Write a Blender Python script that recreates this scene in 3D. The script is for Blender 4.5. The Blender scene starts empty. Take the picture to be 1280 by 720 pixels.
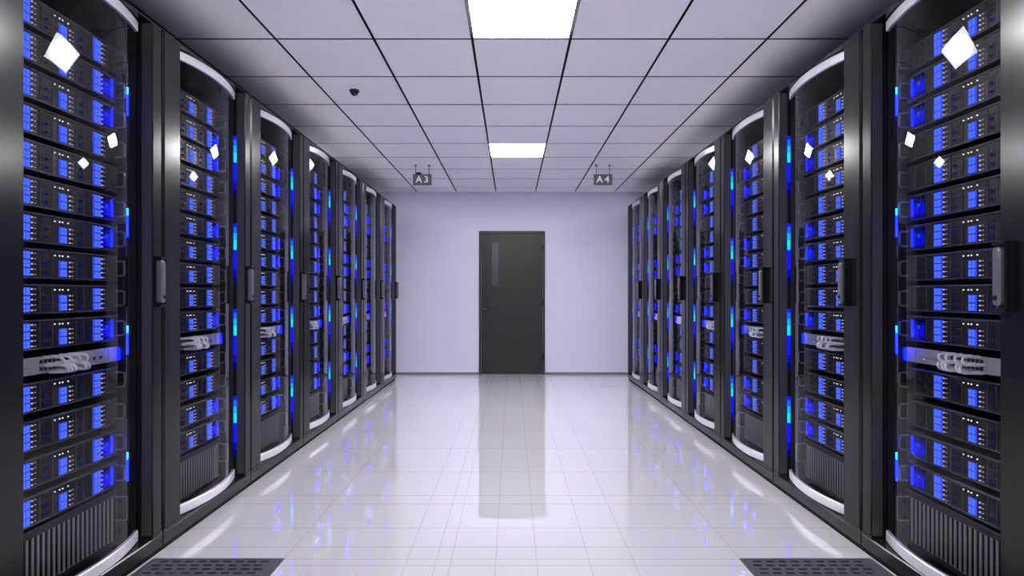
import bpy, bmesh, math
from mathutils import Vector

PI = math.pi
sc = bpy.context.scene
COL = sc.collection

# ------------------------------------------------------------------ dimensions
CAM_Z = 1.13
AISLE = 1.531          # half width of the aisle (cabinet fronts)
CAB_W = 0.8404
ROW_END = 7.538        # far end of both rows
WALL_Y = 8.034
CEIL_Z = 2.576
TILE = 0.557
NCAB = 7
ROOM_X = 4.4
ROOM_BACK = -5.2

# ------------------------------------------------------------------ materials
def new_mat(name):
    m = bpy.data.materials.new(name)
    m.use_nodes = True
    nt = m.node_tree
    for n in list(nt.nodes):
        nt.nodes.remove(n)
    out = nt.nodes.new('ShaderNodeOutputMaterial')
    return m, nt, out


def pbr(name, col, rough=0.5, metal=0.0, spec=0.5, coat=0.0, noise=0.0, scale=30.0, stretch=None, bump=0.0):
    m, nt, out = new_mat(name)
    p = nt.nodes.new('ShaderNodeBsdfPrincipled')
    p.inputs['Base Color'].default_value = (*col, 1)
    p.inputs['Roughness'].default_value = rough
    p.inputs['Metallic'].default_value = metal
    p.inputs['Specular IOR Level'].default_value = spec
    p.inputs['Coat Weight'].default_value = coat
    nt.links.new(p.outputs[0], out.inputs[0])
    if noise or bump:
        tc = nt.nodes.new('ShaderNodeTexCoord')
        mp = nt.nodes.new('ShaderNodeMapping')
        if stretch:
            mp.inputs['Scale'].default_value = stretch
        nz = nt.nodes.new('ShaderNodeTexNoise')
        nz.inputs['Scale'].default_value = scale
        nz.inputs['Detail'].default_value = 4
        nt.links.new(tc.outputs['Object'], mp.inputs[0])
        nt.links.new(mp.outputs[0], nz.inputs['Vector'])
        if noise:
            mr = nt.nodes.new('ShaderNodeMapRange')
            mr.inputs['To Min'].default_value = max(0.0, rough - noise)
            mr.inputs['To Max'].default_value = min(1.0, rough + noise)
            nt.links.new(nz.outputs['Fac'], mr.inputs['Value'])
            nt.links.new(mr.outputs[0], p.inputs['Roughness'])
        if bump:
            b = nt.nodes.new('ShaderNodeBump')
            b.inputs['Strength'].default_value = bump
            b.inputs['Distance'].default_value = 0.002
            nt.links.new(nz.outputs['Fac'], b.inputs['Height'])
            nt.links.new(b.outputs[0], p.inputs['Normal'])
    return m


def emit(name, col, strength):
    m, nt, out = new_mat(name)
    e = nt.nodes.new('ShaderNodeEmission')
    e.inputs[0].default_value = (*col, 1)
    e.inputs[1].default_value = strength
    nt.links.new(e.outputs[0], out.inputs[0])
    return m


def glass_mat():
    m, nt, out = new_mat('smoked_glass')
    tr = nt.nodes.new('ShaderNodeBsdfTransparent')
    tr.inputs[0].default_value = (0.74, 0.74, 0.77, 1)
    gl = nt.nodes.new('ShaderNodeBsdfGlossy')
    gl.inputs['Color'].default_value = (1, 1, 1, 1)
    gl.inputs['Roughness'].default_value = 0.012
    lw = nt.nodes.new('ShaderNodeLayerWeight')
    lw.inputs['Blend'].default_value = 0.5
    pw = nt.nodes.new('ShaderNodeMath'); pw.operation = 'POWER'
    pw.inputs[1].default_value = 5.0
    ma = nt.nodes.new('ShaderNodeMath'); ma.operation = 'MULTIPLY_ADD'
    ma.inputs[1].default_value = 0.97
    ma.inputs[2].default_value = 0.018
    mx = nt.nodes.new('ShaderNodeMixShader')
    nt.links.new(lw.outputs['Facing'], pw.inputs[0])
    nt.links.new(pw.outputs[0], ma.inputs[0])
    nt.links.new(ma.outputs[0], mx.inputs[0])
    nt.links.new(tr.outputs[0], mx.inputs[1])
    nt.links.new(gl.outputs[0], mx.inputs[2])
    nt.links.new(mx.outputs[0], out.inputs[0])
    return m


def clear_mat():
    m, nt, out = new_mat('clear_inner_face')
    tr = nt.nodes.new('ShaderNodeBsdfTransparent')
    nt.links.new(tr.outputs[0], out.inputs[0])
    return m


def floor_mat():
    """glossy pale panels; seams at measured positions"""
    m, nt, out = new_mat('polished_floor')
    N, L = nt.nodes, nt.links
    p = N.new('ShaderNodeBsdfDiffuse')
    gl = N.new('ShaderNodeBsdfGlossy')
    gl.inputs['Roughness'].default_value = 0.006
    gl.inputs['Color'].default_value = (0.97, 0.96, 1.0, 1)
    lw = N.new('ShaderNodeLayerWeight'); lw.inputs['Blend'].default_value = 0.5
    pw = N.new('ShaderNodeMath'); pw.operation = 'POWER'; pw.inputs[1].default_value = 3.0
    ma = N.new('ShaderNodeMath'); ma.operation = 'MULTIPLY_ADD'
    ma.inputs[1].default_value = 0.34; ma.inputs[2].default_value = 0.44
    ms = N.new('ShaderNodeMixShader')
    L.new(lw.outputs['Facing'], pw.inputs[0]); L.new(pw.outputs[0], ma.inputs[0])
    L.new(ma.outputs[0], ms.inputs[0]); L.new(p.outputs[0], ms.inputs[1]); L.new(gl.outputs[0], ms.inputs[2])
    L.new(ms.outputs[0], out.inputs[0])
    tc = N.new('ShaderNodeTexCoord')
    sp = N.new('ShaderNodeSeparateXYZ')
    L.new(tc.outputs['Object'], sp.inputs[0])

    def line(sock, pos, w):
        a = N.new('ShaderNodeMath'); a.operation = 'SUBTRACT'
        L.new(sock, a.inputs[0]); a.inputs[1].default_value = pos
        b = N.new('ShaderNodeMath'); b.operation = 'ABSOLUTE'
        L.new(a.outputs[0], b.inputs[0])
        c = N.new('ShaderNodeMath'); c.operation = 'LESS_THAN'
        L.new(b.outputs[0], c.inputs[0]); c.inputs[1].default_value = w
        return c.outputs[0]

    def mx(a, b):
        n = N.new('ShaderNodeMath'); n.operation = 'MAXIMUM'
        L.new(a, n.inputs[0]); L.new(b, n.inputs[1])
        return n.outputs[0]

    xs = [-0.974, -0.446, -0.322, -0.258, -0.069, 0.105, 0.327, 0.515, 0.974]
    acc = None
    for x in xs:
        o = line(sp.outputs['X'], x, 0.0014)
        acc = o if acc is None else mx(acc, o)
    ys = [2.37, 2.427, 2.544, 2.751, 3.066, 3.196]
    y = 3.62
    while y < WALL_Y:
        ys.append(y); y += TILE
    y = 2.427 - TILE
    while y > -5:
        ys.append(y); y -= TILE
    for y in ys:
        acc = mx(acc, line(sp.outputs['Y'], y, 0.0026))
    nz = N.new('ShaderNodeTexNoise'); nz.inputs['Scale'].default_value = 0.9
    nz.inputs['Detail'].default_value = 3
    L.new(tc.outputs['Object'], nz.inputs['Vector'])
    base = N.new('ShaderNodeMixRGB')
    base.inputs[1].default_value = (0.84, 0.825, 0.86, 1)
    base.inputs[2].default_value = (0.88, 0.865, 0.90, 1)
    L.new(nz.outputs['Fac'], base.inputs[0])
    mix = N.new('ShaderNodeMixRGB')
    fac = N.new('ShaderNodeMath'); fac.operation = 'MULTIPLY'
    fac.inputs[1].default_value = 0.55
    L.new(acc, fac.inputs[0]); L.new(fac.outputs[0], mix.inputs[0])
    L.new(base.outputs[0], mix.inputs[1])
    mix.inputs[2].default_value = (0.36, 0.34, 0.38, 1)
    L.new(mix.outputs[0], p.inputs['Color'])
    return m


M = {}
M['frame'] = pbr('black_satin_paint', (0.007, 0.0062, 0.0072), 0.20, spec=0.42, noise=0.02, scale=12)
M['rail'] = pbr('black_plinth_paint', (0.011, 0.010, 0.0115), 0.26, spec=0.42, noise=0.02, scale=12)
M['jamb'] = pbr('door_jamb_lightened', (0.040, 0.037, 0.042), 0.42, spec=0.5, noise=0.04, scale=12)  # frame paint made lighter where the jamb catches light
M['kick'] = pbr('black_kick', (0.003, 0.003, 0.003), 0.7, spec=0.2)
M['inner'] = pbr('dark_inner_steel', (0.007, 0.007, 0.008), 0.40, spec=0.4, noise=0.05, scale=8)
M['silver'] = pbr('pale_silver_paint', (0.74, 0.72, 0.78), 0.30, metal=0.25, noise=0.08, scale=60, stretch=(1, 1, 8))
M['server'] = pbr('server_black', (0.012, 0.0115, 0.0135), 0.34, spec=0.45, noise=0.06, scale=40)
M['server_lip'] = pbr('server_lip_grey', (0.065, 0.062, 0.070), 0.35, spec=0.5)
M['server_bay'] = pbr('server_bay_black', (0.005, 0.005, 0.006), 0.45, spec=0.4)
M['handle'] = pbr('server_handle', (0.10, 0.10, 0.11), 0.30, spec=0.5)
M['switch'] = pbr('switch_silver', (0.30, 0.29, 0.325), 0.35, metal=0.2, noise=0.05, scale=50)
M['port'] = pbr('port_black', (0.006, 0.006, 0.008), 0.5)
M['cable'] = pbr('cable_grey', (0.68, 0.68, 0.71), 0.38)
M['slat'] = pbr('vent_slat', (0.24, 0.235, 0.245), 0.40, spec=0.5)
M['lever'] = pbr('lever_grey', (0.16, 0.16, 0.19), 0.28, metal=0.55)
M['wall'] = pbr('lavender_wall_paint', (0.715, 0.70, 0.875), 0.65, spec=0.3, bump=0.05, scale=120)
M['wall_dark'] = pbr('side_wall_paint', (0.16, 0.155, 0.18), 0.8, spec=0.2)
M['base'] = pbr('baseboard_grey', (0.20, 0.19, 0.23), 0.5)
M['ceil'] = pbr('ceiling_tile', (0.86, 0.84, 0.905), 0.85, spec=0.2, bump=0.15, scale=180)
M['ceil_gap'] = pbr('ceiling_gap', (0.004, 0.004, 0.005), 0.9)
M['door'] = pbr('door_charcoal', (0.019, 0.019, 0.019), 0.42, spec=0.4, noise=0.03, scale=20)
M['door_frame'] = pbr('door_frame_charcoal', (0.022, 0.022, 0.022), 0.45)
M['door_glass'] = pbr('door_window', (0.085, 0.08, 0.10), 0.15)
M['door_handle'] = pbr('door_handle_black', (0.010, 0.010, 0.010), 0.35)
M['sign'] = pbr('sign_grey', (0.085, 0.078, 0.095), 0.55)
M['sign_text'] = pbr('sign_lettering', (0.72, 0.70, 0.76), 0.5)
M['rod'] = pbr('sign_rod', (0.09, 0.085, 0.10), 0.4)
M['cam_black'] = pbr('dome_black', (0.006, 0.006, 0.008), 0.18)
M['grate'] = pbr('floor_grate', (0.062, 0.060, 0.075), 0.38, spec=0.5)
M['grate_hole'] = pbr('floor_grate_hole', (0.004, 0.004, 0.006), 0.8)
M['glass'] = glass_mat()
M['clear'] = clear_mat()
M['floor'] = floor_mat()
def panel_glow():
    m, nt, out = new_mat('ceiling_panel_glow')
    e = nt.nodes.new('ShaderNodeEmission')
    e.inputs[0].default_value = (1.0, 0.965, 0.99, 1)
    tc = nt.nodes.new('ShaderNodeTexCoord')
    mp = nt.nodes.new('ShaderNodeMapping'); mp.inputs['Scale'].default_value = (1, 1, 0)
    ln = nt.nodes.new('ShaderNodeVectorMath'); ln.operation = 'LENGTH'
    mr = nt.nodes.new('ShaderNodeMapRange'); mr.interpolation_type = 'SMOOTHSTEP'
    mr.inputs['From Min'].default_value = 0.0; mr.inputs['From Max'].default_value = 0.30
    mr.inputs['To Min'].default_value = 125.0; mr.inputs['To Max'].default_value = 38.0
    nt.links.new(tc.outputs['Object'], mp.inputs[0]); nt.links.new(mp.outputs[0], ln.inputs[0])
    nt.links.new(ln.outputs['Value'], mr.inputs['Value']); nt.links.new(mr.outputs[0], e.inputs[1])
    nt.links.new(e.outputs[0], out.inputs[0])
    return m
M['panel_light'] = panel_glow()
M['blue'] = emit('server_blue', (0.045, 0.095, 0.95), 1.15)
M['blue_hi'] = emit('server_blue_pale', (0.10, 0.195, 1.0), 1.25)
M['blue_dim'] = emit('server_blue_dim', (0.01, 0.012, 0.16), 0.8)
M['dot'] = emit('indicator_white', (0.62, 0.52, 0.70), 1.1)
M['dot_hi'] = emit('indicator_bright', (1.0, 0.95, 0.85), 1.4)
M['led_blue'] = emit('led_blue', (0.004, 0.006, 1.0), 1.8)
M['led_mid'] = emit('led_azure', (0.004, 0.10, 1.0), 1.6)
M['led_azure'] = emit('led_pale_azure', (0.006, 0.30, 1.0), 1.6)
M['led_cyan'] = emit('led_cyan', (0.008, 0.56, 0.80), 1.5)
M['led_deep'] = emit('led_deep_blue', (0.003, 0.004, 0.5), 1.0)
M['led_dark'] = emit('led_dark_blue', (0.002, 0.002, 0.14), 1.0)
M['end_blue'] = emit('end_glow_blue', (0.003, 0.006, 0.9), 1.1)  # painted glow for the unit ends, not a lamp of the server
M['end_azure'] = emit('end_glow_azure', (0.004, 0.08, 1.0), 1.1)
M['end_strip'] = emit('end_glow_strip', (0.0012, 0.004, 1.0), 14.0)  # added emitter that spreads blue over handles and switch face
M['end_dark'] = emit('end_glow_dark', (0.001, 0.0012, 0.06), 0.9)
M['end_deep'] = emit('end_glow_deep', (0.002, 0.003, 0.30), 1.1)
M['accent_blue'] = emit('accent_blue', (0.0008, 0.004, 1.0), 40.0)
M['accent_cyan'] = emit('accent_cyan', (0.01, 0.35, 1.0), 7.0)

# ------------------------------------------------------------------ mesh builder
class MB:
    def __init__(self, *mats):
        self.v, self.f, self.fm, self.fs = [], [], [], []
        self.mats = list(mats)

    def mi(self, m):
        if m not in self.mats:
            self.mats.append(m)
        return self.mats.index(m)

    def face(self, pts, m, smooth=False):
        n = len(self.v)
        self.v += [tuple(p) for p in pts]
        self.f.append(tuple(range(n, n + len(pts))))
        self.fm.append(self.mi(m)); self.fs.append(smooth)

    def raw(self, verts, faces, m, smooth=False):
        n = len(self.v)
        self.v += [tuple(p) for p in verts]
        i = self.mi(m)
        for f in faces:
            self.f.append(tuple(n + k for k in f))
            self.fm.append(i); self.fs.append(smooth)

    def box(self, x0, x1, y0, y1, z0, z1, m, ch=0.0):
        if ch <= 0:
            v = [(x0, y0, z0), (x1, y0, z0), (x1, y1, z0), (x0, y1, z0), (x0, y0, z1), (x1, y0, z1), (x1, y1, z1), (x0, y1, z1)]
            f = [(0, 3, 2, 1), (4, 5, 6, 7), (0, 1, 5, 4), (1, 2, 6, 5), (2, 3, 7, 6), (3, 0, 4, 7)]
            self.raw(v, f, m)
        else:  # chamfer around the front (y0) face
            c = ch
            v = [(x0 + c, y0, z0 + c), (x1 - c, y0, z0 + c), (x1 - c, y0, z1 - c), (x0 + c, y0, z1 - c),
                 (x0, y0 + c, z0), (x1, y0 + c, z0), (x1, y0 + c, z1), (x0, y0 + c, z1),
                 (x0, y1, z0), (x1, y1, z0), (x1, y1, z1), (x0, y1, z1)]
            f = [(0, 1, 2, 3), (0, 4, 5, 1), (1, 5, 6, 2), (2, 6, 7, 3), (3, 7, 4, 0),
                 (4, 8, 9, 5), (5, 9, 10, 6), (6, 10, 11, 7), (7, 11, 8, 4), (8, 11, 10, 9)]
            self.raw(v, f, m)

    def prism_z(self, poly, z0, z1, m):
        n = len(poly)
        v = [(x, y, z0) for x, y in poly] + [(x, y, z1) for x, y in poly]
        f = [tuple(reversed(range(n))), tuple(range(n, 2 * n))]
        f += [(i, (i + 1) % n, n + (i + 1) % n, n + i) for i in range(n)]
        self.raw(v, f, m)

    def prism_x(self, poly, x0, x1, m):  # poly in (y, z)
        n = len(poly)
        v = [(x0, y, z) for y, z in poly] + [(x1, y, z) for y, z in poly]
        f = [tuple(range(n)), tuple(reversed(range(n, 2 * n)))]
        f += [(i, n + i, n + (i + 1) % n, (i + 1) % n) for i in range(n)]
        self.raw(v, f, m)

    def stadium(self, cx, cz, w, h, y0, y1, m, ch=0.003, seg=8):
        """rounded bar in the xz plane; front at y0"""
        def ring(r, hh, y):
            pts = []
            for k in range(seg + 1):
                a = PI * k / seg
                pts.append((cx + r * math.cos(a), y, cz + hh + r * math.sin(a)))
            for k in range(seg + 1):
                a = PI + PI * k / seg
                pts.append((cx + r * math.cos(a), y, cz - hh + r * math.sin(a)))
            return pts
        r = w / 2; hh = h / 2 - r
        R = [ring(r - ch, hh, y0), ring(r, hh, y0 + ch), ring(r, hh, y1)]
        n = len(R[0])
        v = R[0] + R[1] + R[2]
        f = [tuple(reversed(range(n))), tuple(range(2 * n, 3 * n))]
        for s in range(2):
            for i in range(n):
                j = (i + 1) % n
                f.append((s * n + i, s * n + j, (s + 1) * n + j, (s + 1) * n + i))
        self.raw(v, f, m)

    def disc_y(self, cx, cz, r, y0, y1, m, seg=12):
        v = [(cx + r * math.cos(2 * PI * k / seg), y0, cz + r * math.sin(2 * PI * k / seg)) for k in range(seg)]
        v += [(a, y1, c) for a, _, c in v]
        f = [tuple(reversed(range(seg))), tuple(range(seg, 2 * seg))]
        f += [(i, (i + 1) % seg, seg + (i + 1) % seg, seg + i) for i in range(seg)]
        self.raw(v, f, m)

    def tube(self, path, r, m, seg=8, close=False):
        P = [Vector(p) for p in path]
        rings = []
        up = Vector((0, 0, 1))
        t0 = (P[1] - P[0]).normalized()
        nrm = t0.cross(up)
        if nrm.length < 1e-3:
            nrm = t0.cross(Vector((1, 0, 0)))
        nrm.normalize()
        for i, p in enumerate(P):
            t = (P[min(i + 1, len(P) - 1)] - P[max(i - 1, 0)]).normalized()
            nrm = (nrm - t * nrm.dot(t)).normalized()
            b = t.cross(nrm)
            rr = r[i] if isinstance(r, (list, tuple)) else r
            rings.append([p + (nrm * math.cos(2 * PI * k / seg) + b * math.sin(2 * PI * k / seg)) * rr for k in range(seg)])
        v = [q for R in rings for q in R]
        f = []
        for i in range(len(P) - 1):
            for k in range(seg):
                j = (k + 1) % seg
                f.append((i * seg + k, i * seg + j, (i + 1) * seg + j, (i + 1) * seg + k))
        self.raw(v, f, m, smooth=True)
        n = (len(P) - 1) * seg
        self.raw(rings[0], [tuple(reversed(range(seg)))], m)
        self.raw(rings[-1], [tuple(range(seg))], m)

    def mesh(self, name):
        me = bpy.data.meshes.new(name)
        me.from_pydata([tuple(p) for p in self.v], [], self.f)
        for k in self.mats:
            me.materials.append(M[k])
        me.polygons.foreach_set('material_index', self.fm)
        me.polygons.foreach_set('use_smooth', self.fs)
        me.update()
        bm = bmesh.new(); bm.from_mesh(me)
        bmesh.ops.remove_doubles(bm, verts=bm.verts, dist=1e-6)
        bmesh.ops.recalc_face_normals(bm, faces=bm.faces)
        bm.to_mesh(me); bm.free()
        me.set_sharp_from_angle(angle=math.radians(40))
        return me


def link(name, me, parent=None, loc=(0, 0, 0), rz=0.0):
    o = bpy.data.objects.new(name, me)
    COL.objects.link(o)
    o.location = loc
    o.rotation_euler = (0, 0, rz)
    if parent is not None:
        o.parent = parent
    return o


def tag(o, label=None, cat=None, group=None, kind=None):
    if label: o['label'] = label
    if cat: o['category'] = cat
    if group: o['group'] = group
    if kind: o['kind'] = kind
    return o


def copy_tree(src, parent=None, loc=None, rz=None):
    c = src.copy()
    COL.objects.link(c)
    if parent is not None:
        c.parent = parent
    if loc is not None:
        c.location = loc
    if rz is not None:
        c.rotation_euler = (0, 0, rz)
    for ch in list(src.children):
        copy_tree(ch, c)
    return c

# ------------------------------------------------------------------ the room
def struct(name, mb, parent=None, loc=(0, 0, 0)):
    o = link(name, mb.mesh(name), parent, loc)
    o['kind'] = 'structure'
    return o

b = MB(); b.box(-ROOM_X, ROOM_X, ROOM_BACK, WALL_Y, -0.05, 0, 'floor')
struct('floor', b)
b = MB(); b.box(-ROOM_X, ROOM_X, WALL_Y, WALL_Y + 0.1, 0, CEIL_Z + 0.1, 'wall')
struct('wall_back', b)
b = MB(); b.box(-ROOM_X, ROOM_X, ROOM_BACK - 0.1, ROOM_BACK, 0, CEIL_Z + 0.1, 'wall_dark')
struct('wall_front', b)
b = MB(); b.box(-ROOM_X - 0.1, -ROOM_X, ROOM_BACK, WALL_Y, 0, CEIL_Z + 0.1, 'wall_dark')
struct('wall_left', b)
b = MB(); b.box(ROOM_X, ROOM_X + 0.1, ROOM_BACK, WALL_Y, 0, CEIL_Z + 0.1, 'wall_dark')
struct('wall_right', b)
b = MB()
b.box(-ROOM_X, -0.470, WALL_Y - 0.012, WALL_Y, 0, 0.030, 'base', 0.004)
b.box(0.470, ROOM_X, WALL_Y - 0.012, WALL_Y, 0, 0.030, 'base', 0.004)
struct('baseboard_back', b)

# suspended ceiling: every tile with its shadow gap, light panels sit in openings
GX0 = -0.226
GY0 = 3.223
LIGHT_CELLS = []
def cell(i, j):
    return (GX0 + i * TILE, GX0 + (i + 1) * TILE, GY0 + j * TILE, GY0 + (j + 1) * TILE)
for (ii, jj) in ((0, 4), (0, -1), (0, -6), (0, -11), (-4, 4), (4, 4)):  # side pair added out of view, only for reflections in the door glass
    LIGHT_CELLS.append((ii, jj))
b = MB()
G = 0.0062
b.box(-ROOM_X, ROOM_X, ROOM_BACK, WALL_Y, CEIL_Z + 0.024, CEIL_Z + 0.05, 'ceil_gap')
for i in range(-9, 10):
    for j in range(-17, 10):
        if (i, j) in LIGHT_CELLS:
            continue
        x0, x1, y0, y1 = cell(i, j)
        x0, x1 = max(x0, -ROOM_X), min(x1, ROOM_X)
        y0, y1 = max(y0, ROOM_BACK), min(y1, WALL_Y)
        if x1 - x0 < 0.03 or y1 - y0 < 0.03:
            continue
        gx1 = x1 - (G * 1.2 if x1 < ROOM_X else 0); gy1 = y1 - (G * 1.3 if y1 < WALL_Y else 0)
        gx0 = x0 + (G * 1.2 if x0 > -ROOM_X else 0); gy0 = y0 + G * 1.3
        z0, z1, c = CEIL_Z, CEIL_Z + 0.024, 0.0015
        v = [(gx0 + c, gy0 + c, z0), (gx1 - c, gy0 + c, z0), (gx1 - c, gy1 - c, z0), (gx0 + c, gy1 - c, z0),
             (gx0, gy0, z0 + c), (gx1, gy0, z0 + c), (gx1, gy1, z0 + c), (gx0, gy1, z0 + c),
             (gx0, gy0, z1), (gx1, gy0, z1), (gx1, gy1, z1), (gx0, gy1, z1)]
        f = [(0, 3, 2, 1), (0, 1, 5, 4), (1, 2, 6, 5), (2, 3, 7, 6), (3, 0, 4, 7), (4, 5, 9, 8), (5, 6, 10, 9), (6, 7, 11, 10), (7, 4, 8, 11)]
        b.raw(v, f[:5], 'ceil'); b.raw(v, f[5:], 'ceil_gap')
struct('ceiling', b)

# ceiling lights
def light_meshes():
    h = TILE / 2 - G
    fr = MB()
    w = 0.006
    for (x0, x1, y0, y1) in ((-h, h, -h, -h + w), (-h, h, h - w, h), (-h, -h + w, -h + w, h - w), (h - w, h, -h + w, h - w)):
        fr.box(x0, x1, y0, y1, 0, 0.014, 'rod')
    df = MB(); df.box(-h + w, h - w, -h + w, h - w, 0.003, 0.013, 'panel_light')
    return fr.mesh('light_frame'), df.mesh('light_diffuser')
LF, LD = light_meshes()
col_name = {0: 'over the middle of the aisle', -4: 'added unseen above the left-row cabinet tops', 4: 'added unseen above the right-row cabinet tops'}
row_name = {4: 'close to the back wall', -1: 'at the top edge of the view', -6: 'just behind the viewpoint', -11: 'far behind the viewpoint'}
for (ii, jj) in LIGHT_CELLS:
    x0, x1, y0, y1 = cell(ii, jj)
    r = bpy.data.objects.new('ceiling_light', None); COL.objects.link(r)
    r.location = ((x0 + x1) / 2, (y0 + y1) / 2, CEIL_Z)
    tag(r, 'square ceiling light %s, %s' % (col_name[ii], row_name[jj]), 'ceiling light', 'ceiling light panels')
    link('frame', LF, r); link('diffuser', LD, r)

# back door
d = MB()
DX, DH = 0.465, 2.023
for s in (-1, 1):
    d.box(min(s * DX, s * (DX - 0.028)), max(s * DX, s * (DX - 0.028)), -0.03, 0, 0, DH, 'door_frame', 0.004)
d.box(-DX + 0.028, DX - 0.028, -0.03, 0, DH - 0.035, DH, 'door_frame', 0.004)
door = struct('door_1', d, loc=(0, WALL_Y, 0))
tag(door, 'dark charcoal door with a narrow window slit in the back wall', 'door')
d = MB()
wx0, wx1, wz0, wz1 = -0.282, -0.190, 1.255, 1.860
LX = DX - 0.032
d.box(-LX, wx0, -0.018, -0.001, 0.008, DH - 0.04, 'door')
d.box(wx1, LX, -0.018, -0.001, 0.008, DH - 0.04, 'door')
d.box(wx0, wx1, -0.018, -0.001, 0.008, wz0, 'door')
d.box(wx0, wx1, -0.018, -0.001, wz1, DH - 0.04, 'door')
leaf = link('door_leaf', d.mesh('door_leaf'), door)
d = MB(); d.box(wx0, wx1, -0.012, -0.004, wz0, wz1, 'door_glass')
link('window_pane', d.mesh('window_pane'), leaf)
d = MB()
d.box(-0.405, -0.350, -0.024, -0.018, 0.88, 1.05, 'door_handle', 0.002)
d.tube([(-0.378, -0.024, 0.985), (-0.378, -0.062, 0.985), (-0.372, -0.070, 0.985), (-0.27, -0.070, 0.985)], 0.009, 'door_handle')
d.disc_y(-0.378, 0.925, 0.012, -0.027, -0.024, 'lever')
link('door_handle', d.mesh('door_handle'), leaf)
for hz in (0.25, 1.02, 1.78):
    d = MB(); d.tube([(LX - 0.002, -0.024, hz - 0.05), (LX - 0.002, -0.024, hz + 0.05)], 0.008, 'door_handle')
    link('hinge', d.mesh('hinge'), door)

# ------------------------------------------------------------------ hanging signs
def text_mesh(body, size, depth):
    cu = bpy.data.curves.new('sign_text_curve', 'FONT')
    cu.body = body; cu.size = size; cu.extrude = depth
    cu.align_x = 'CENTER'; cu.align_y = 'CENTER'
    cu.space_character = 1.42
    cu.offset = 0.0022
    o = bpy.data.objects.new('tmp_text', cu); COL.objects.link(o)
    dg = bpy.context.evaluated_depsgraph_get()
    me = bpy.data.meshes.new_from_object(o.evaluated_get(dg))
    bpy.data.objects.remove(o)
    me.materials.clear(); me.materials.append(M['sign_text'])
    return me

def hanging_sign(x, txt, label, knob):
    y = 6.36
    w, h = 0.205, 0.120
    zt = CAM_Z + (368 - 218) / 711.0 * y
    r = bpy.data.objects.new('hanging_sign', None); COL.objects.link(r)
    r.location = (x, y, zt)
    tag(r, label, 'sign', 'aisle signs hung from the ceiling')
    q = MB(); q.box(-w / 2, w / 2, -0.008, 0.008, -h, 0, 'sign', 0.003)
    link('board', q.mesh('board'), r)
    t = link('lettering', text_mesh(txt, 0.104, 0.002), r, (0, -0.0095, -h * 0.50))
    t.rotation_euler = (PI / 2, 0, 0)
    for rx in (-0.075, 0.075):
        q = MB()
        q.tube([(rx, 0, -0.002), (rx, 0, CEIL_Z - zt)], 0.0035, 'rod')
        q.box(rx - 0.014, rx + 0.014, -0.014, 0.014, CEIL_Z - zt - 0.008, CEIL_Z - zt, 'rod')
        link('rod', q.mesh('rod'), r)
    if knob:
        q = MB()
        q.tube([(-0.073, 0.0, 0.011), (-0.066, 0.0, 0.011), (-0.020, 0.0, 0.011), (-0.011, 0.0, 0.011)], [0.008, 0.0135, 0.0135, 0.008], 'cam_black', 12)
        link('clip', q.mesh('clip'), r)
    return r
hanging_sign(-1.003, 'A3', 'small grey hanging sign reading A3 with dark clip on top', True)
hanging_sign(1.016, 'A4', 'small grey hanging sign reading A4 near the back wall', False)

# dome camera on the ceiling
r = bpy.data.objects.new('dome_camera', None); COL.objects.link(r)
r.location = (-1.117, 4.03, CEIL_Z)
tag(r, 'small black dome camera on the white tiled ceiling', 'camera')
q = MB()
def lathe(mb, prof, m, seg=20):
    v, f = [], []
    for rr, z in prof:
        v += [(rr * math.cos(2 * PI * k / seg), rr * math.sin(2 * PI * k / seg), z) for k in range(seg)]
    for i in range(len(prof) - 1):
        for k in range(seg):
            j = (k + 1) % seg
            f.append((i * seg + k, i * seg + j, (i + 1) * seg + j, (i + 1) * seg + k))
    mb.raw(v, f, m, smooth=True)
lathe(q, [(0.0001, 0), (0.034, 0), (0.034, -0.010), (0.030, -0.013), (0.0001, -0.013)], 'cam_black')
link('base', q.mesh('base'), r)
q = MB(); lathe(q, [(0.028, -0.012)] + [(0.028 * math.cos(a), -0.013 - 0.026 * math.sin(a)) for a in [PI / 2 * k / 8 for k in range(8)]] + [(0.0001, -0.039)], 'cam_black')
link('dome', q.mesh('dome'), r)

# ------------------------------------------------------------------ perforated floor tiles
def floor_vent_mesh():
    fr, gr = MB(), MB()
    h = TILE / 2
    w = 0.014
    t = 0.005
    for (x0, x1, y0, y1) in ((-h, h, -h, -h + w), (-h, h, h - w, h), (-h, -h + w, -h + w, h - w), (h - w, h, -h + w, h - w)):
        fr.box(x0, x1, y0, y1, 0, t, 'grate')
    a = h - w
    gr.box(-a, a, -a, a, 0.0003, 0.0012, 'grate_hole')
    rows, cols = 16, 10
    ph = 2 * a / rows; pw = 2 * a / cols
    sl = ph * 0.42; sw = pw * 0.66
    for i in range(rows):
        yc = -a + (i + 0.5) * ph
        gr.box(-a, a, yc - ph / 2, yc - sl / 2, 0.0012, t - 0.0008, 'grate')
        gr.box(-a, a, yc + sl / 2, yc + ph / 2, 0.0012, t - 0.0008, 'grate')
        off = (0.5 if i % 2 else 0.0) * pw * 0.5
        xs = [-a]
        x = -a + (pw - sw) + off
        spans = []
        prev = -a
        while x + sw < a - 0.004:
            spans.append((prev, x)); prev = x + sw; x += pw
        spans.append((prev, a))
        for (x0, x1) in spans:
            gr.box(x0, x1, yc - sl / 2, yc + sl / 2, 0.0012, t - 0.0008, 'grate')
    return fr.mesh('vent_frame'), gr.mesh('vent_grille')
VF, VG = floor_vent_mesh()
for sx, nm in ((-1, 'left'), (1, 'right')):
    r = bpy.data.objects.new('floor_vent', None); COL.objects.link(r)
    r.location = (sx * (AISLE - 0.005 - TILE / 2 + 0.002), 2.427 - TILE / 2, 0)
    tag(r, 'dark perforated floor tile at the foot of the nearest %s-row cabinet' % nm, 'floor vent', 'perforated floor tiles')
    link('frame', VF, r); link('grille', VG, r)

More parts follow.
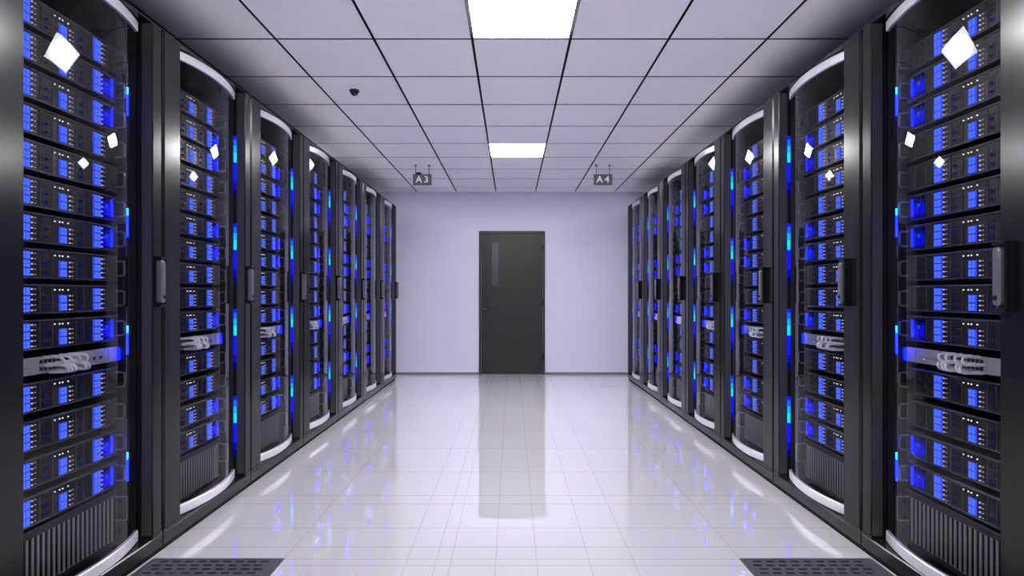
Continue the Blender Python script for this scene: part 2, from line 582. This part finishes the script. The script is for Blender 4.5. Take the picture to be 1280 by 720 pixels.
# ------------------------------------------------------------------ cabinet
HW = 0.416             # half width of the body
OP = 0.319             # half width of the opening
GE = 0.299             # half width of the glass
TOP = 2.302
OT, OB = 2.285, 0.084  # opening top / bottom
RC = 0.052             # recess of the opening

def arc_y(x, off=0.0):
    return 0.053 - 0.052 * (1 - (x / GE) ** 2) + off

def bowed(mb, z0, z1, t, m_out, m_in, ox, seg=36, lip=0.0, off=0.0):
    """a bowed slab following the door curve, thickness t; lip = chamfer on the outer edges"""
    xs = [-GE + 2 * GE * k / seg for k in range(seg + 1)]
    n = seg + 1
    rings = []
    if lip > 0:
        prof = [(off + t, z0), (off + lip, z0), (off, z0 + lip), (off, z1 - lip), (off + lip, z1), (off + t, z1)]
    else:
        prof = [(off + t, z0), (off, z0), (off, z1), (off + t, z1)]
    v = []
    for (dy, z) in prof:
        v += [(x + ox, arc_y(x, dy), z) for x in xs]
    k = len(prof)
    for i in range(k):
        j = (i + 1) % k
        fs = [(i * n + a, i * n + a + 1, j * n + a + 1, j * n + a) for a in range(seg)]
        inner = (i == k - 1)
        mb.raw(v, fs, m_in if inner else m_out, smooth=True)
    mb.raw(v, [tuple(i * n for i in range(k)), tuple(i * n + seg for i in reversed(range(k)))], m_out)

def led_segments(mb, x0, x1, y0, y1, lit):
    if not lit:
        mb.box(x0, x1, y0, y1, OB + 0.004, OT - 0.004, 'kick')
        return
    z_prev = OT - 0.004
    for zt in (2.035, 1.535, 1.045, 0.545):
        mb.box(x0, x1, y0, y1, zt, z_prev, 'kick')
        mb.box(x0, x1, y0, y1, zt - 0.020, zt, 'led_blue')
        mb.box(x0, x1, y0, y1, zt - 0.055, zt - 0.020, 'led_mid')
        mb.box(x0, x1, y0, y1, zt - 0.095, zt - 0.055, 'led_azure')
        mb.box(x0, x1, y0, y1, zt - 0.150, zt - 0.095, 'led_cyan')
        mb.box(x0, x1, y0, y1, zt - 0.260, zt - 0.150, 'led_blue')
        mb.box(x0, x1, y0, y1, zt - 0.305, zt - 0.260, 'led_deep')
        mb.box(x0, x1, y0, y1, zt - 0.345, zt - 0.305, 'led_dark')
        z_prev = zt - 0.345
    mb.box(x0, x1, y0, y1, OB + 0.004, z_prev, 'kick')

def cab_meshes(far, shift, hx):
    """far: local side of the back wall; shift: how far the opening sits towards it; hx: handle position"""
    R = {}
    ox = far * shift
    q = MB()   # body
    q.box(-HW, -HW + 0.012, RC, 1.0, 0.03, TOP - 0.002, 'inner')
    q.box(HW - 0.012, HW, RC, 1.0, 0.03, TOP - 0.002, 'inner')
    q.box(-HW + 0.012, HW - 0.012, RC, 1.0, TOP - 0.014, TOP - 0.002, 'inner')
    q.box(-HW + 0.012, HW - 0.012, 0.985, 1.0, 0.03, TOP - 0.014, 'inner')
    q.box(-HW + 0.012, HW - 0.012, RC, 0.985, 0.03, 0.05, 'inner')
    R['body'] = q.mesh('cabinet_body')
    q = MB()   # front frame
    for s in (-1, 1):
        o = OP + s * ox
        poly = [(o, RC), (o, 0.004), (o + 0.004, 0), (HW - 0.009, 0), (HW, 0.009), (HW, RC)]
        poly = [(s * x, y) for x, y in poly]
        q.prism_z(poly, 0.101, OT, 'frame')
        x0, x1 = sorted((s * (o - 0.0006), s * (o + 0.0004)))
        q.box(x0, x1, 0.005, RC - 0.004, 0.101, OT, 'jamb')
    q.prism_x([(0.0, OT), (RC, OT), (RC, TOP), (0.014, TOP), (0.0, TOP - 0.009)], -HW, HW, 'frame')
    R['front_frame'] = q.mesh('front_frame')
    q = MB()   # bottom rail
    for s in (-1, 1):
        o = OP + s * ox
        q.box(min(s * o, s * HW), max(s * o, s * HW), 0, RC, OB, 0.0985, 'rail')
    q.prism_x([(0.0, 0.03), (RC, 0.03), (RC, OB), (0.004, OB), (0.0, OB - 0.004)], -HW, HW, 'rail')
    R['bottom_rail'] = q.mesh('bottom_rail')
    q = MB()
    q.box(-HW, HW, 0.016, 0.98, 0.0, 0.03, 'kick')
    R['plinth'] = q.mesh('plinth')
    q = MB(); bowed(q, 0.134, 2.240, 0.005, 'glass', 'clear', ox)
    R['glass_pane'] = q.mesh('glass_pane')
    q = MB(); bowed(q, OB + 0.003, 0.1335, 0.014, 'silver', 'silver', ox, lip=0.003, off=-0.003)
    R['trim_low'] = q.mesh('door_trim_low')
    q = MB(); bowed(q, 2.2405, OT - 0.002, 0.014, 'silver', 'silver', ox, lip=0.003, off=-0.003)
    R['trim_top'] = q.mesh('door_trim_top')
    for lit in (True, False):
        for s in (-1, 1):
            q = MB()
            x0, x1 = sorted((ox + s * 0.3085, ox + s * (OP - 0.0005)))
            led_segments(q, x0, x1, 0.049, 0.062, lit)
            R['led', lit, s] = q.mesh('led_strip')
    for s in (-1, 1):   # closing strip behind glass edge + mounting rail
        q = MB()
        x0, x1 = sorted((s * 0.3225, s * 0.400))
        y0 = 0.136
        q.box(x0, x1, y0, y0 + 0.03, 0.055, 2.285, 'inner')
        for k in range(34):
            z = 0.12 + k * 0.0622
            q.box(s * 0.342 - 0.006, s * 0.342 + 0.006, y0 - 0.0008, y0, z, z + 0.012, 'kick')
        R['rail', s] = q.mesh('mounting_rail')
        q = MB()        # accent light behind the door edge
        for zc in (1.974, 1.463, 0.968, 0.434):
            x0, x1 = sorted((s * 0.3225, s * 0.3255))
            q.box(x0, x1, 0.088, 0.094, zc - 0.09, zc + 0.000, 'accent_blue')
            q.box(x0, x1, 0.088, 0.094, zc + 0.000, zc + 0.030, 'accent_cyan')
        x0, x1 = sorted((s * 0.3256, s * 0.332))
        q.box(x0, x1, 0.084, 0.136, 0.30, 2.06, 'inner')
        R['accent', s] = q.mesh('accent_light')
        q = MB()        # pull bracket of the vent panel
        x = s * 0.335
        q.tube([(s * 0.300, 0.128, 0.285), (s * 0.300, 0.088, 0.285), (s * 0.305, 0.080, 0.282), (s * 0.305, 0.078, 0.270), (s * 0.305, 0.078, 0.200), (s * 0.305, 0.080, 0.190), (s * 0.300, 0.088, 0.186), (s * 0.300, 0.128, 0.186)], 0.0035, 'lever', 8)
        R['bracket', s] = q.mesh('pull_bracket')
    q = MB()   # vent grille
    q.box(-0.321, 0.321, 0.128, 0.134, 0.286, 0.312, 'server', 0.002)
    q.box(-0.321, 0.321, 0.128, 0.134, 0.085, 0.105, 'server', 0.002)
    q.box(-0.321, 0.321, 0.150, 0.156, 0.085, 0.312, 'kick')
    n = 26
    for k in range(n):
        x = -0.30 + 0.60 * (k + 0.5) / n
        q.prism_z([(x - 0.0048, 0.131), (x - 0.0036, 0.129), (x + 0.0036, 0.129), (x + 0.0048, 0.131), (x + 0.0048, 0.133), (x - 0.0048, 0.133)], 0.105, 0.286, 'slat')
    q.box(-0.321, -0.302, 0.129, 0.15, 0.105, 0.286, 'server')
    q.box(0.302, 0.321, 0.129, 0.15, 0.105, 0.286, 'server')
    R['vent'] = q.mesh('vent_grille')
    # handle
    hz = 1.185
    q = MB()
    q.box(hx - 0.024, hx + 0.024, -0.010, 0.0, hz - 0.108, hz + 0.108, 'frame', 0.003)
    q.box(hx - 0.024, hx + 0.024, -0.030, -0.010, hz + 0.098, hz + 0.108, 'frame', 0.002)
    q.box(hx - 0.024, hx + 0.024, -0.030, -0.010, hz - 0.108, hz - 0.098, 'frame', 0.002)
    q.box(hx + 0.016, hx + 0.024, -0.026, -0.010, hz - 0.098, hz + 0.098, 'frame', 0.002)
    R['handle'] = q.mesh('handle_base')
    q = MB(); q.stadium(hx - 0.006, hz, 0.030, 0.185, -0.034, -0.010, 'lever', 0.006)
    R['lever'] = q.mesh('handle_lever')
    q = MB(); q.disc_y(hx - 0.006, hz - 0.066, 0.0085, -0.0352, -0.0338, 'kick')
    R['lock'] = q.mesh('handle_lock')
    return R
CMS = {-1: cab_meshes(1, 0.030, 0.381), 1: cab_meshes(-1, 0.030, 0.318)}

ORD = ['nearest', 'second', 'third', 'fourth', 'fifth', 'sixth', 'last']
UNIT_ORD = ['topmost', 'second from top', 'third from top', 'fourth from top', 'fifth from top', 'sixth from top',
            'seventh from top', 'eighth from top', 'ninth from top', 'tenth from top', 'fourth from bottom',
            'third from bottom', 'second from bottom', 'lowest']

# ------------------------------------------------------------------ servers
SY = 0.130             # front plane of the units behind the cabinet face
UW = 0.642
UH = 0.106
def px(p):
    return p - UW / 2

def chassis(mb):
    mb.box(-0.300, 0.300, 0.012, 0.55, 0.002, UH - 0.004, 'server')
    # faceplate with ears and a pale top lip
    mb.box(-UW / 2, UW / 2, 0.0, 0.006, 0.0, UH, 'server', 0.0015)
    mb.box(-0.300, 0.300, 0.006, 0.012, 0.002, UH - 0.004, 'server_bay')
    mb.box(px(0.050), px(0.592), -0.006, 0.0, UH - 0.007, UH - 0.002, 'server_lip', 0.0015)
    mb.box(px(0.050), px(0.592), -0.004, 0.0, 0.0015, 0.005, 'server_lip', 0.001)
    # drive bay dividers and bezels
    for p in (0.055, 0.118, 0.158, 0.245, 0.300, 0.412, 0.450, 0.492, 0.576):
        mb.box(px(p) - 0.0012, px(p) + 0.0012, -0.003, 0, 0.006, UH - 0.008, 'server_lip')
    for (p0, p1) in ((0.060, 0.114), (0.250, 0.296), (0.416, 0.446)):
        for z0 in (0.012, 0.042, 0.070):
            mb.box(px(p0), px(p1), -0.0022, 0, z0, z0 + 0.022, 'server_bay', 0.001)
    mb.box(px(0.304), px(0.408), -0.0022, 0, 0.076, 0.098, 'server_bay', 0.001)
    mb.box(px(0.450), px(0.490), -0.0022, 0, 0.010, 0.094, 'server_bay', 0.001)

def unit_parts():
    """[(name, mesh)] everything at its place in the unit's own frame"""
    P = []
    def light(p0, p1, z0, z1, dim=False):
        q = MB()
        q.box(px(p0), px(p1), -0.005, 0, z0, z1, 'blue_dim' if dim else 'blue', 0.001)
        if not dim:
            xm = (px(p0) + px(p1)) / 2; zm = (z0 + z1) / 2
            w = (p1 - p0)
            q.box(px(p0) + w * .12, xm - w * .06, -0.0058, -0.005, z0 + 0.003, zm - 0.001, 'blue_hi')
            q.box(xm + w * .06, px(p1) - w * .12, -0.0058, -0.005, z0 + 0.003, zm - 0.001, 'blue_hi')
            q.box(px(p0) + w * .12, xm - w * .06, -0.0058, -0.005, zm + 0.001, z1 - 0.003, 'blue_hi')
            q.box(xm + w * .06, px(p1) - w * .12, -0.0058, -0.005, zm + 0.001, z1 - 0.003, 'blue_hi')
        P.append(('light_panel', q.mesh('light_panel')))
    for k in range(3):
        z0 = 0.008 + k * 0.0292
        light(0.163, 0.202, z0, z0 + 0.0275)
        light(0.500, 0.538, z0, z0 + 0.0275)
    for k in range(2):
        z0 = 0.009 + k * 0.0302
        light(0.330, 0.364, z0, z0 + 0.0285)
    def dots(p0, rows, z0, z1, ticks=True):
        q = MB()
        for k in range(rows):
            z = z0 + (z1 - z0) * k / (rows - 1)
            q.disc_y(px(p0), z, 0.0027, -0.0042, 0.0, 'dot', 8)
            if ticks:
                q.box(px(p0) + 0.006, px(p0) + 0.020, -0.0025, 0, z - 0.0008, z + 0.0008, 'server_lip')
                q.disc_y(px(p0) + 0.013, z, 0.0016, -0.0036, 0.0, 'dot', 6)
        P.append(('indicator_panel', q.mesh('indicator_panel')))
    dots(0.211, 5, 0.014, 0.088)
    dots(0.380, 4, 0.013, 0.064)
    dots(0.547, 5, 0.014, 0.088)
    for p in (0.308, 0.330, 0.344, 0.370):
        q = MB()
        q.disc_y(px(p), 0.086, 0.0026, -0.0046, 0.0, 'dot_hi', 8)
        P.append(('indicator_light', q.mesh('indicator_light')))
    for p in (0.268, 0.432):
        for z in (0.024, 0.054):
            q = MB(); q.disc_y(px(p), z, 0.0052, -0.008, 0.0, 'blue_dim', 10)
            P.append(('thumb_screw', q.mesh('thumb_screw')))
    for s in (-1, 1):
        x = s * 0.309
        q = MB()
        q.tube([(x, 0.0, 0.083), (x, -0.026, 0.083), (x, -0.034, 0.079), (x, -0.036, 0.071), (x, -0.036, 0.034), (x, -0.034, 0.026), (x, -0.026, 0.022), (x, 0.0, 0.022)], 0.0042, 'handle', 8)
        P.append(('handle', q.mesh('server_handle')))
    return P
GLOW = {}  # emissive blocks stand in for blue light falling on the server ends
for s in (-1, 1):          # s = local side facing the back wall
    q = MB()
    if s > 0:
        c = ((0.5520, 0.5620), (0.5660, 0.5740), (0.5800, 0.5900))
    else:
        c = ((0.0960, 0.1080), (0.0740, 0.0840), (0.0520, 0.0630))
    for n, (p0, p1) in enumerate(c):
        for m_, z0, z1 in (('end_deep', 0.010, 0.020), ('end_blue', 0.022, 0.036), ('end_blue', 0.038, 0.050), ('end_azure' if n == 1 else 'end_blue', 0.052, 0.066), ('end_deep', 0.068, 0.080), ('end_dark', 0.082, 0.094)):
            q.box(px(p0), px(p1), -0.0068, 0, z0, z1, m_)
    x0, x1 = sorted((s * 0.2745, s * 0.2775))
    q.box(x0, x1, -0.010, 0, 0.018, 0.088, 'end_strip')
    GLOW[s] = q.mesh('added_end_glow')
GLOW_UNITS = (1, 2, 5, 6, 9, 12, 13)
q = MB(); chassis(q)
CHASSIS = q.mesh('server_unit')
UPARTS = unit_parts()
# small far copies: the same unit as one mesh
def joined():
    bm = bmesh.new()
    mats = []
    for me in [CHASSIS] + [m for _, m in UPARTS]:
        tmp = me.copy()
        idx = []
        for mm in tmp.materials:
            if mm not in mats: mats.append(mm)
            idx.append(mats.index(mm))
        for pl in tmp.polygons:
            pl.material_index = idx[pl.material_index]
        bm.from_mesh(tmp)
        bpy.data.meshes.remove(tmp)
    out = bpy.data.meshes.new('server_unit_whole')
    bm.to_mesh(out); bm.free()
    for mm in mats: out.materials.append(mm)
    return out
WHOLE = joined()

# network switch with looped patch cables
def switch_meshes():
    q = MB()
    q.box(-UW / 2, UW / 2, 0.0, 0.006, 0.0, 0.060, 'switch', 0.0015)
    q.box(-0.300, 0.300, 0.006, 0.40, 0.002, 0.056, 'inner')
    for (p, z) in [(0.245 + 0.019 * k, 0.036) for k in range(8)] + [(0.245 + 0.019 * k, 0.010) for k in range(8)]:
        q.box(px(p), px(p) + 0.014, -0.001, 0.0, z, z + 0.013, 'port')
    for p in (0.47, 0.50, 0.535):
        q.box(px(p), px(p) + 0.014, -0.001, 0.0, 0.020, 0.032, 'port')
    q.box(px(0.585), px(0.587), -0.0008, 0, 0.006, 0.054, 'port')
    q.box(px(0.055), px(0.057), -0.0008, 0, 0.006, 0.054, 'port')
    q.box(px(0.070), px(0.200), -0.0015, 0, 0.024, 0.026, 'server_lip')
    q.disc_y(px(0.105), 0.020, 0.0025, -0.002, 0, 'dot_hi', 8)
    body = q.mesh('network_switch')
    cables = []
    def cab(p, ztop, out, drop):
        x = px(p)
        path = [(x, 0.0, ztop), (x, -out * 0.55, ztop + 0.001)]
        rr = drop / 2
        for k in range(9):
            a = PI / 2 - PI * k / 8
            path.append((x + 0.002 * k, -out + rr - rr * math.cos(a) * 1.0 - 0.0, ztop - rr + rr * math.sin(a)))
        path += [(x + 0.018, -out * 0.55, ztop - drop), (x + 0.018, 0.0, ztop - drop)]
        m = MB(); m.tube(path, 0.0046, 'cable', 10)
        m.tube([(x, 0.0, ztop), (x, -0.020, ztop)], 0.0058, 'cable', 8)
        m.tube([(x + 0.018, 0.0, ztop - drop), (x + 0.018, -0.020, ztop - drop)], 0.0058, 'cable', 8)
        cables.append(m.mesh('patch_cable'))
    for p in (0.262, 0.298, 0.340, 0.376):
        cab(p, 0.057, 0.066, 0.026)
    for p in (0.270, 0.288, 0.306, 0.356, 0.374):
        cab(p, 0.027, 0.074, 0.026)
    return body, cables
SWITCH, CABLES = switch_meshes()

UNIT_Z = [2.055 - 0.1243 * k for k in range(10)] + [0.720, 0.588, 0.457, 0.328]
proto = link('server', CHASSIS)
for nm, me in UPARTS:
    link(nm, me, proto)
proto_used = False
SW_GLOW = {}  # strip added to tint the end of the switch face blue
for s in (-1, 1):
    q = MB()
    x0, x1 = sorted((s * 0.3165, s * 0.3195))
    q.box(x0, x1, -0.012, 0.0, 0.004, 0.056, 'end_strip')
    SW_GLOW[s] = q.mesh('switch_added_glow')

for side, sname in ((-1, 'left'), (1, 'right')):
    rz = PI / 2 if side < 0 else -PI / 2
    CM = CMS[side]
    far = 1 if side < 0 else -1           # which local side points to the back wall
    for k in range(NCAB):
        yc = ROW_END - (NCAB - k - 0.5) * CAB_W
        lit = not (k == 0 or (side < 0 and k == 5))
        r = bpy.data.objects.new('server_cabinet', None); COL.objects.link(r)
        r.location = (side * AISLE, yc, 0); r.rotation_euler = (0, 0, rz)
        where = '%s in %s-hand row%s' % (ORD[k], sname, ', beside back wall' if k == 6 else '')
        tag(r, 'tall black cabinet with %s and bowed door, %s' % ('blue-lit edges' if lit else 'dark edges', where),
            'server cabinet', 'server cabinets of the %s row' % sname)
        link('body', CM['body'], r)
        link('front_frame', CM['front_frame'], r)
        link('bottom_rail', CM['bottom_rail'], r)
        link('plinth', CM['plinth'], r)
        dr = link('glass_door', CM['glass_pane'], r)
        t = link('door_trim', CM['trim_low'], dr); t['label'] = 'pale silver curved trim'
        t = link('door_trim', CM['trim_top'], dr); t['label'] = 'pale silver curved trim'
        for s in (-1, 1):
            link('led_strip', CM['led', lit, s], r)
            link('mounting_rail', CM['rail', s], r)
        if k == 0:
            link('accent_light', CM['accent', far], r)
        vg = link('vent_grille', CM['vent'], r)
        for s in (-1, 1):
            link('pull_bracket', CM['bracket', s], vg)
        h = link('handle', CM['handle'], r)
        t = link('lever', CM['lever'], h); t['label'] = 'grey metal lever'
        link('lock', CM['lock'], h)
        # units
        def at(z):
            # cabinet frame -> world for a point at local (0, SY, z)
            return (side * (AISLE + SY), yc, z)
        cabname = '%s %s-row cabinet' % (ORD[k], sname)
        for n, z in enumerate(UNIT_Z):
            if k <= 2:
                o = copy_tree(proto, None, at(z), rz)
            else:
                o = link('server', WHOLE, None, at(z), rz)
            if n in GLOW_UNITS:
                g = link('added_end_glow', GLOW[far], o)
                g['label'] = 'added deep blue glow on server end'
            tag(o, 'black server with blue light panels, %s in the %s' % (UNIT_ORD[n], cabname), 'server',
                'servers in the %s' % cabname)
        sw = link('network_switch', SWITCH, None, at(0.850), rz)
        tag(sw, 'silver network switch with looped grey cables in the %s' % cabname, 'network switch', 'network switches in the cabinets')
        g = link('added_end_glow', SW_GLOW[far], sw); g['label'] = 'added blue glow strip on switch end'
        for me in CABLES:
            c = link('patch_cable', me, sw); c['label'] = 'looped pale grey cable'

for ch in list(proto.children):
    bpy.data.objects.remove(ch)
bpy.data.objects.remove(proto)

# ------------------------------------------------------------------ world, camera, view
w = bpy.data.worlds.new('World'); sc.world = w
w.use_nodes = True
w.node_tree.nodes['Background'].inputs[0].default_value = (0.02, 0.02, 0.025, 1)
w.node_tree.nodes['Background'].inputs[1].default_value = 0.0

cam = bpy.data.cameras.new('camera')
cam.sensor_width = 36.0
cam.lens = 711.0 / 1280.0 * 36.0
cam.shift_y = 8.0 / 1280.0
cam.clip_start = 0.02
co = bpy.data.objects.new('camera', cam); COL.objects.link(co)
co.location = (0, 0, CAM_Z)
co.rotation_euler = (PI / 2, 0, 0)
sc.camera = co

sc.view_settings.view_transform = 'Standard'
sc.view_settings.look = 'None'
sc.view_settings.gamma = 1.0
sc.view_settings.exposure = 0.0
sc.view_settings.use_curve_mapping = False
try:
    sc.cycles.use_denoising = True
    sc.cycles.max_bounces = 10
    sc.cycles.transparent_max_bounces = 16
    sc.cycles.sample_clamp_indirect = 40.0
except Exception:
    pass
